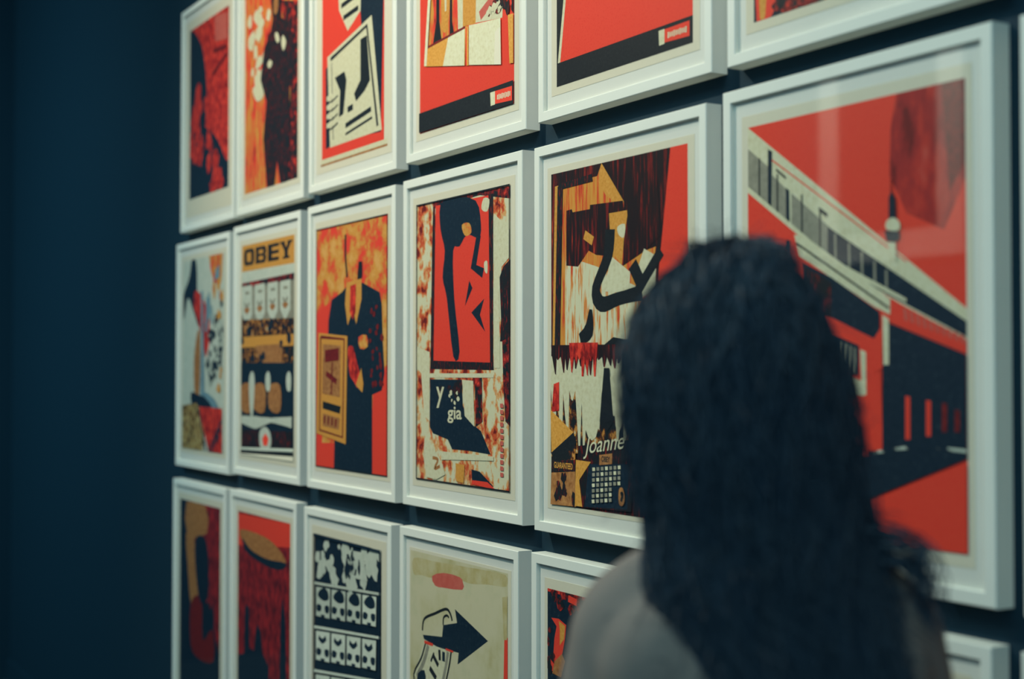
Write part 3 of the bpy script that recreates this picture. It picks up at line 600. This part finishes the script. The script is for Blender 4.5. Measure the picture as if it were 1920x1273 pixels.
# ------------------------------------------------------------------ person
skin_m = plain('skin', (190, 140, 118), 0.5, 0.04, 40)
top_m = plain('warm_grey_knit', (138, 124, 116), 0.95, 0.07, 500, 0.3)
trs_m = plain('dark_trousers', (44, 48, 58), 0.9, 0.1, 300, 0.2)
shoe_m = plain('black_shoe_leather', (30, 30, 32), 0.4, 0.05, 50)
eye_m = plain('eye_white', (220, 218, 210), 0.2, 0.01, 10); iris_m = plain('brown_iris', (60, 40, 28), 0.2, 0.05, 90)
lip_m = plain('lips', (170, 96, 88), 0.45, 0.03, 90)
th = NT('blue_lifted_dark_hair'); v = th.coords((1, 1, 0.15)); nz = th.n('ShaderNodeTexNoise', i_Scale=60.0, i_Detail=3.0); th.l(v, nz.inputs['Vector'])
mx = th.n('ShaderNodeMix', data_type='RGBA'); mx.inputs[6].default_value = (*lin((38, 58, 76)), 1); mx.inputs[7].default_value = (*lin((62, 72, 82)), 1)  # hazy blue lift of the dark hair is put into its base colour
th.l(nz.outputs['Fac'], mx.inputs[0]); th.l(mx.outputs[2], th.b.inputs['Base Color']); th.b.inputs['Roughness'].default_value = 0.5; th.b.inputs['Specular IOR Level'].default_value = 0.35
hair_m = th.m

FWD, LAT = 1.40, (1400-960)/FPX*1.40
base = CAM + Vector((-math.sin(YAW), math.cos(YAW), 0))*FWD + Rv*LAT
TURN = math.radians(54)                     # facing direction measured from the wall normal
base = base + Rv*0.006
who = tag(empty('person', (base.x, base.y, FZ), TURN), 'person seen from behind, long dark wavy hair, warm grey top, facing the prints', 'person')

def ring(bm, c, axis, r, n=14):
    q = axis.to_track_quat('Z', 'Y'); return [bm.verts.new(c+q @ Vector((r*math.cos(2*PI*i/n), r*math.sin(2*PI*i/n), 0))) for i in range(n)]
def capsule(bm, a, ra, b, rb, n=14):
    a, b = Vector(a), Vector(b); ax = (b-a).normalized(); rs = []
    for k in (-0.98, -0.75, -0.4, 0): rs.append(ring(bm, a+ax*ra*k, ax, ra*math.sqrt(1-k*k), n))
    for k in (0, 0.4, 0.75, 0.98): rs.append(ring(bm, b+ax*rb*k, ax, rb*math.sqrt(1-k*k), n))
    for p0, p1 in zip(rs, rs[1:]):
        for i in range(n): bm.faces.new((p0[i], p0[(i+1) % n], p1[(i+1) % n], p1[i]))
    bm.faces.new(rs[0][::-1]); bm.faces.new(rs[-1])
def chain(bm, pts, n=14):
    for (a, ra), (b, rb) in zip(pts, pts[1:]): capsule(bm, a, ra, b, rb, n)
def ell(bm, c, r, seg=20, rot=None):
    res = bmesh.ops.create_uvsphere(bm, u_segments=seg, v_segments=seg//2+2, radius=1)
    for v in res['verts']:
        p = Vector((v.co.x*r[0], v.co.y*r[1], v.co.z*r[2]))
        if rot: p = rot @ p
        v.co = p+Vector(c)
def remesh(name, bm, mat, voxel, parent, smooth=4):
    me = bpy.data.meshes.new('tmp'); bm.to_mesh(me); bm.free()
    o = bpy.data.objects.new('tmp', me); C.objects.link(o)
    m = o.modifiers.new('r', 'REMESH'); m.mode = 'VOXEL'; m.voxel_size = voxel
    s = o.modifiers.new('s', 'SMOOTH'); s.factor = 0.5; s.iterations = smooth
    dg = bpy.context.evaluated_depsgraph_get(); me2 = bpy.data.meshes.new_from_object(o.evaluated_get(dg))
    bpy.data.objects.remove(o)
    for p_ in me2.polygons: p_.use_smooth = True
    me2.name = name
    return link(name, me2, mat, parent)

HX = -0.012                                   # head centre
sh, el, wr = (0.129, -0.01, 1.250), (0.186, -0.015, 0.985), (0.218, 0.055, 0.770)
def mir(pt, s): return (pt[0]*s, pt[1], pt[2])
bm = bmesh.new()
ell(bm, (HX, -0.005, 1.515), (0.073, 0.092, 0.092), 28)                      # cranium
ell(bm, (HX, 0.030, 1.462), (0.056, 0.058, 0.072), 24)                       # face and jaw
capsule(bm, (HX-0.012, 0.072, 1.408), 0.018, (HX+0.012, 0.072, 1.408), 0.018)   # chin
capsule(bm, (HX, 0.086, 1.492), 0.008, (HX, 0.100, 1.457), 0.011)            # nose
ell(bm, (HX-0.009, 0.093, 1.453), (0.008, 0.009, 0.007), 12); ell(bm, (HX+0.009, 0.093, 1.453), (0.008, 0.009, 0.007), 12)
capsule(bm, (HX-0.038, 0.074, 1.505), 0.008, (HX+0.038, 0.074, 1.505), 0.008)   # brow
capsule(bm, (HX-0.017, 0.082, 1.430), 0.007, (HX+0.017, 0.082, 1.430), 0.007)
for s in (-1, 1):
    ell(bm, (HX+s*0.074, -0.005, 1.478), (0.008, 0.018, 0.030), 14)          # ears
    ell(bm, (HX+s*0.034, 0.055, 1.455), (0.022, 0.024, 0.026), 14)           # cheeks
chain(bm, [((HX, -0.015, 1.45), 0.048), ((0, -0.022, 1.36), 0.047), ((0, -0.02, 1.30), 0.060)])
ell(bm, (0, -0.015, 1.19), (0.135, 0.085, 0.14)); ell(bm, (0, 0, 1.02), (0.108, 0.076, 0.14)); ell(bm, (0, -0.01, 0.86), (0.130, 0.084, 0.11))
for s in (-1, 1):
    chain(bm, [((s*0.035, -0.02, 1.305), 0.030), (mir(sh, s), 0.040), (mir(el, s), 0.032), (mir(wr, s), 0.022)])
    chain(bm, [((s*0.076, -0.01, 0.80), 0.066), ((s*0.085, 0.0, 0.46), 0.050), ((s*0.085, -0.02, 0.33), 0.048), ((s*0.085, -0.015, 0.08), 0.032)])
    chain(bm, [((s*0.085, -0.02, 0.045), 0.030), ((s*0.095, 0.12, 0.030), 0.024)])
    # hand: palm, four fingers, thumb
    w = Vector(mir(wr, s)); dn = Vector((s*0.02, 0.10, -0.995)).normalized(); fw = Vector((0, 1, 0.1)).normalized(); inn = Vector((-s, 0.05, 0))
    for k in range(4):
        o_ = fw*((k-1.5)*0.0185)
        capsule(bm, w+dn*0.018+o_*0.6, 0.0115, w+dn*0.078+o_, 0.0105, 10)
        L_ = (0.066, 0.075, 0.080, 0.070)[3-k] if s > 0 else (0.066, 0.075, 0.080, 0.070)[3-k]
        a = w+dn*0.080+o_; b = a+dn*L_*0.45+inn*0.006; c = b+dn*L_*0.30+inn*0.012; d = c+dn*L_*0.22+inn*0.014
        chain(bm, [(a, 0.0088), (b, 0.0080), (c, 0.0073), (d, 0.0064)], 10)
    a = w+dn*0.025+fw*0.022+inn*0.006; b = a+dn*0.030+fw*0.022+inn*0.010; c = b+dn*0.028+fw*0.008+inn*0.006; d = c+dn*0.020+inn*0.004
    chain(bm, [(a, 0.0125), (b, 0.0105), (c, 0.0092), (d, 0.0078)], 10)
body = remesh('body', bm, skin_m, 0.0048, who, 3)
for s in (-1, 1):
    bm = bmesh.new(); ell(bm, (HX+s*0.031, 0.0765, 1.487), (0.0125, 0.0095, 0.0060), 16); e_ = from_bm('eye', bm, eye_m, body, True)
    bm = bmesh.new(); ell(bm, (HX+s*0.031, 0.0838, 1.487), (0.0050, 0.0030, 0.0050), 12); from_bm('iris', bm, iris_m, body, True)
bm = bmesh.new(); ell(bm, (HX, 0.0868, 1.4335), (0.021, 0.005, 0.0042), 14); ell(bm, (HX, 0.0868, 1.4265), (0.018, 0.006, 0.0050), 14); from_bm('lips', bm, lip_m, body, True)
# long sleeved top
bm = bmesh.new(); e = 0.011
ell(bm, (0, -0.017, 1.195), (0.124+e, 0.088+e, 0.135), 26); ell(bm, (0, 0, 1.04), (0.125+e, 0.088+e, 0.17), 26); ell(bm, (0, -0.005, 0.885), (0.150+e, 0.098+e, 0.115), 26)
ell(bm, (-0.07, -0.045, 1.215), (0.085, 0.055, 0.085), 18); ell(bm, (0.076, -0.045, 1.215), (0.088, 0.055, 0.085), 18); ell(bm, (0, 0.040, 1.165), (0.112, 0.078, 0.085), 26); ell(bm, (0, 0.030, 1.08), (0.120, 0.082, 0.12), 26); ell(bm, (0, 0.0, 0.95), (0.150, 0.118, 0.18), 26); ell(bm, (0, -0.03, 1.08), (0.118, 0.080, 0.16), 26)
chain(bm, [((-0.05, -0.02, 1.318), 0.036), ((0.05, -0.02, 1.318), 0.036)])
for s in (-1, 1):
    chain(bm, [((s*0.045, -0.02, 1.312), 0.036), ((s*0.095, -0.012, 1.283), 0.046), (mir(sh, s), 0.050), ((s*0.155, -0.010, 1.12), 0.046), (mir(el, s), 0.043), (mir(wr, s), 0.032)])
for v in bm.verts: v.co.z = max(v.co.z, 0.805)
top = remesh('knitted_top', bm, top_m, 0.006, who, 10)
top.data.update()
nrm = [v.normal.copy() for v in top.data.vertices]
for v, n_ in zip(top.data.vertices, nrm):                    # soft cloth folds
    c_ = v.co; a_ = max(0.0, 1-abs(c_.z-0.95)/0.24)
    v.co = c_+n_*(0.0045*a_*pnoise(Vector((c_.x*16, c_.y*16, c_.z*5)))+0.0035*pnoise(Vector((c_.x*9+4, c_.y*9, c_.z*22+c_.x*18)))+0.001)
bm = bmesh.new()
res = [ring(bm, Vector((0, -0.019, z_)), Vector((0, 0, 1)), r_, 28) for z_, r_ in ((1.318, 0.064), (1.340, 0.058), (1.343, 0.0545), (1.335, 0.052), (1.312, 0.056))]
for p0, p1 in zip(res, res[1:]):
    for i in range(28): bm.faces.new((p0[i], p0[(i+1) % 28], p1[(i+1) % 28], p1[i]))
from_bm('collar', bm, top_m, top, True)
for s in (-1, 1):
    bm = bmesh.new(); w_ = Vector(mir(wr, s)); e_ = Vector(mir(el, s)); ax = (w_-e_).normalized()
    res = [ring(bm, w_+ax*t_, ax, r_, 22) for t_, r_ in ((-0.035, 0.031), (-0.03, 0.0345), (0.025, 0.0325), (0.030, 0.029), (0.02, 0.026))]
    for p0, p1 in zip(res, res[1:]):
        for i in range(22): bm.faces.new((p0[i], p0[(i+1) % 22], p1[(i+1) % 22], p1[i]))
    from_bm('cuff', bm, top_m, top, True)
bm = bmesh.new()
ell(bm, (0, -0.01, 0.83), (0.160, 0.110, 0.120), 24)
for s in (-1, 1): chain(bm, [((s*0.076, -0.01, 0.80), 0.086), ((s*0.085, 0.0, 0.46), 0.062), ((s*0.087, -0.015, 0.30), 0.060), ((s*0.087, -0.012, 0.09), 0.052)])
remesh('trousers', bm, trs_m, 0.008, who, 5)
for s in (-1, 1):
    bm = bmesh.new(); chain(bm, [((s*0.087, -0.045, 0.040), 0.036), ((s*0.090, 0.04, 0.036), 0.036), ((s*0.098, 0.135, 0.032), 0.030)])
    for v in bm.verts: v.co.z = max(v.co.z, 0.012)
    box(bm, s*0.092-0.031, s*0.092+0.031, -0.072, 0.150, 0.0, 0.014)
    remesh('shoe', bm, shoe_m, 0.005, who, 4)

# hair: a soft inner mass and many wavy locks lying over it
ROW = [  # z, left, right, y centre, back depth, sweep (deg)
    (1.628, -0.018, -0.004, -0.010, 0.010, 178), (1.622, -0.045, 0.016, -0.010, 0.040, 170), (1.608, -0.066, 0.031, -0.010, 0.068, 160), (1.584, -0.092, 0.044, -0.010, 0.092, 140),
    (1.549, -0.112, 0.062, -0.008, 0.108, 118), (1.499, -0.124, 0.084, -0.008, 0.118, 108), (1.446, -0.121, 0.092, -0.010, 0.118, 106), (1.394, -0.111, 0.100, -0.018, 0.112, 108),
    (1.341, -0.098, 0.110, -0.030, 0.100, 110), (1.289, -0.105, 0.124, -0.040, 0.096, 104), (1.236, -0.076, 0.143, -0.050, 0.092, 96), (1.190, -0.062, 0.145, -0.060, 0.086, 92), (1.120, -0.050, 0.146, -0.066, 0.074, 86), (1.075, -0.030, 0.125, -0.070, 0.060, 80)]
def hrow(t_):
    f = t_*(len(ROW)-1); i = min(int(f), len(ROW)-2); f -= i
    return [ROW[i][k]*(1-f)+ROW[i+1][k]*f for k in range(6)]
def hpt(t_, q, off=0.0):
    z, l, r, yc, b, sw = hrow(t_); ph = math.radians(sw)*q; a = (r-l)/2
    return Vector(((l+r)/2+(a+off)*math.sin(ph), yc-(b+off)*math.cos(ph), z+(off*0.7 if t_ < 0.15 else 0)))
bm = bmesh.new(); NR, NC = 60, 72; g = []
for i in range(NR+1):
    row = []
    for j in range(NC+1):
        q = -1+2*j/NC; t_ = i/NR
        o_ = -0.013+0.006*pnoise(Vector((q*9, t_*5+q*2, 1)))+0.003*math.sin(q*70+6*math.sin(t_*9))
        row.append(bm.verts.new(hpt(t_, q, o_)))
    g.append(row)
for i in range(NR):
    for j in range(NC): bm.faces.new((g[i][j], g[i+1][j], g[i+1][j+1], g[i][j+1]))
bm.faces.new([g[0][j] for j in range(NC+1)])
me = bpy.data.meshes.new('hair'); bm.to_mesh(me); bm.free()
for p_ in me.polygons: p_.use_smooth = True
hair = link('hair', me, hair_m, who)
sm = hair.modifiers.new('thick', 'SOLIDIFY'); sm.thickness = 0.012; sm.offset = -1
def tube(V, F, pts, r0, r1, n=3):
    b0 = len(V); m_ = len(pts)
    for i, p_ in enumerate(pts):
        d = (pts[min(i+1, m_-1)]-pts[max(i-1, 0)]).normalized(); a = d.cross(Vector((0.3, 0.9, 0.2))).normalized(); b = d.cross(a)
        r = r0+(r1-r0)*i/(m_-1)
        for k in range(n): V.append(p_+(a*math.cos(2*PI*k/n)+b*math.sin(2*PI*k/n))*r)
    for i in range(m_-1):
        for k in range(n): F.append((b0+i*n+k, b0+i*n+(k+1) % n, b0+(i+1)*n+(k+1) % n, b0+(i+1)*n+k))
rnd = random.Random(21)
V, F = [], []
for s_ in range(2600):
    q0 = rnd.uniform(-1, 1); t0 = rnd.choice((0.0, 0.02, 0.05, 0.1, 0.2, 0.35, 0.5))*rnd.random(); t1 = min(1.0, t0+rnd.uniform(0.35, 1.0)); n = 20
    if rnd.random() < 0.5: t1 = rnd.uniform(0.9, 1.04)
    fz = rnd.random()**3; wv = rnd.uniform(0.003, 0.009)*(1+fz); fr_ = rnd.uniform(14, 30); ph = rnd.random()*6.28; ph2 = rnd.random()*6.28
    dr = rnd.uniform(-0.12, 0.12); pts = []
    for i in range(n):
        f = i/(n-1); t_ = t0+(t1-t0)*f; z = min(t_, 1.0)
        q = q0+dr*f; q = max(-1.02, min(1.02, q))
        off = -0.008+0.010*fz*math.sin(PI*min(f*1.3, 1))+wv*0.8*math.sin(fr_*t_+ph)+0.004*rnd.random()*fz
        p_ = hpt(z, q+wv*6*math.cos(fr_*t_+ph2)*0.9/ (1.0), off)
        if t_ > 1: p_.z -= (t_-1)*0.8
        pts.append(p_)
    tube(V, F, pts, rnd.uniform(0.0009, 0.0019), 0.0005)
for s_ in range(1300):                          # short frizz standing off the outline
    q0 = rnd.uniform(-1, 1); t0 = rnd.uniform(0.0, 0.95); p_ = hpt(t0, q0, -0.006); c_ = hpt(t0, 0, -0.06); c_.y = 0
    out = (p_-Vector((HX, -0.02, p_.z-0.005))).normalized(); d = (out*0.5+Vector((rnd.uniform(-1, 1), rnd.uniform(-1, 1), rnd.uniform(-1.2, 0.6)))*0.8).normalized(); pts = []
    Ls = rnd.uniform(0.015, 0.055); w1 = Vector((rnd.uniform(-1, 1), rnd.uniform(-1, 1), rnd.uniform(-1, 1)))
    for i in range(8): f = i/7; pts.append(p_+d*Ls*f+w1*0.006*math.sin(f*5)+Vector((0, 0, -0.012*f*f)))
    tube(V, F, pts, 0.0007, 0.0003)
me = bpy.data.meshes.new('hair_locks'); me.from_pydata([tuple(v) for v in V], [], F); me.update()
for p_ in me.polygons: p_.use_smooth = True
tag(link('hair_lock', me, hair_m, hair), kind='stuff')
# a few loose curls out over the right shoulder
V, F = [], []
for s_ in range(64):
    a0 = Vector((0.108+rnd.uniform(-.012, .012), -0.05+rnd.uniform(-.03, .03), 1.338+rnd.uniform(-.02, .02))); pts = []; k1, k2 = rnd.random()*0.6, rnd.uniform(.7, 1.15)
    for i in range(18):
        f = i/17; x = 0.052*k2*math.sin(min(f*1.9, 1.57)); pts.append(a0+Vector((x+0.004*math.sin(f*14+k1), 0.004*math.cos(f*14+k1), -0.012*f-0.085*max(0, f-0.35)*k2)))
    tube(V, F, pts, 0.0013, 0.0006)
me = bpy.data.meshes.new('loose_curl'); me.from_pydata([tuple(v) for v in V], [], F); me.update()
tag(link('loose_curl', me, hair_m, hair), kind='stuff')
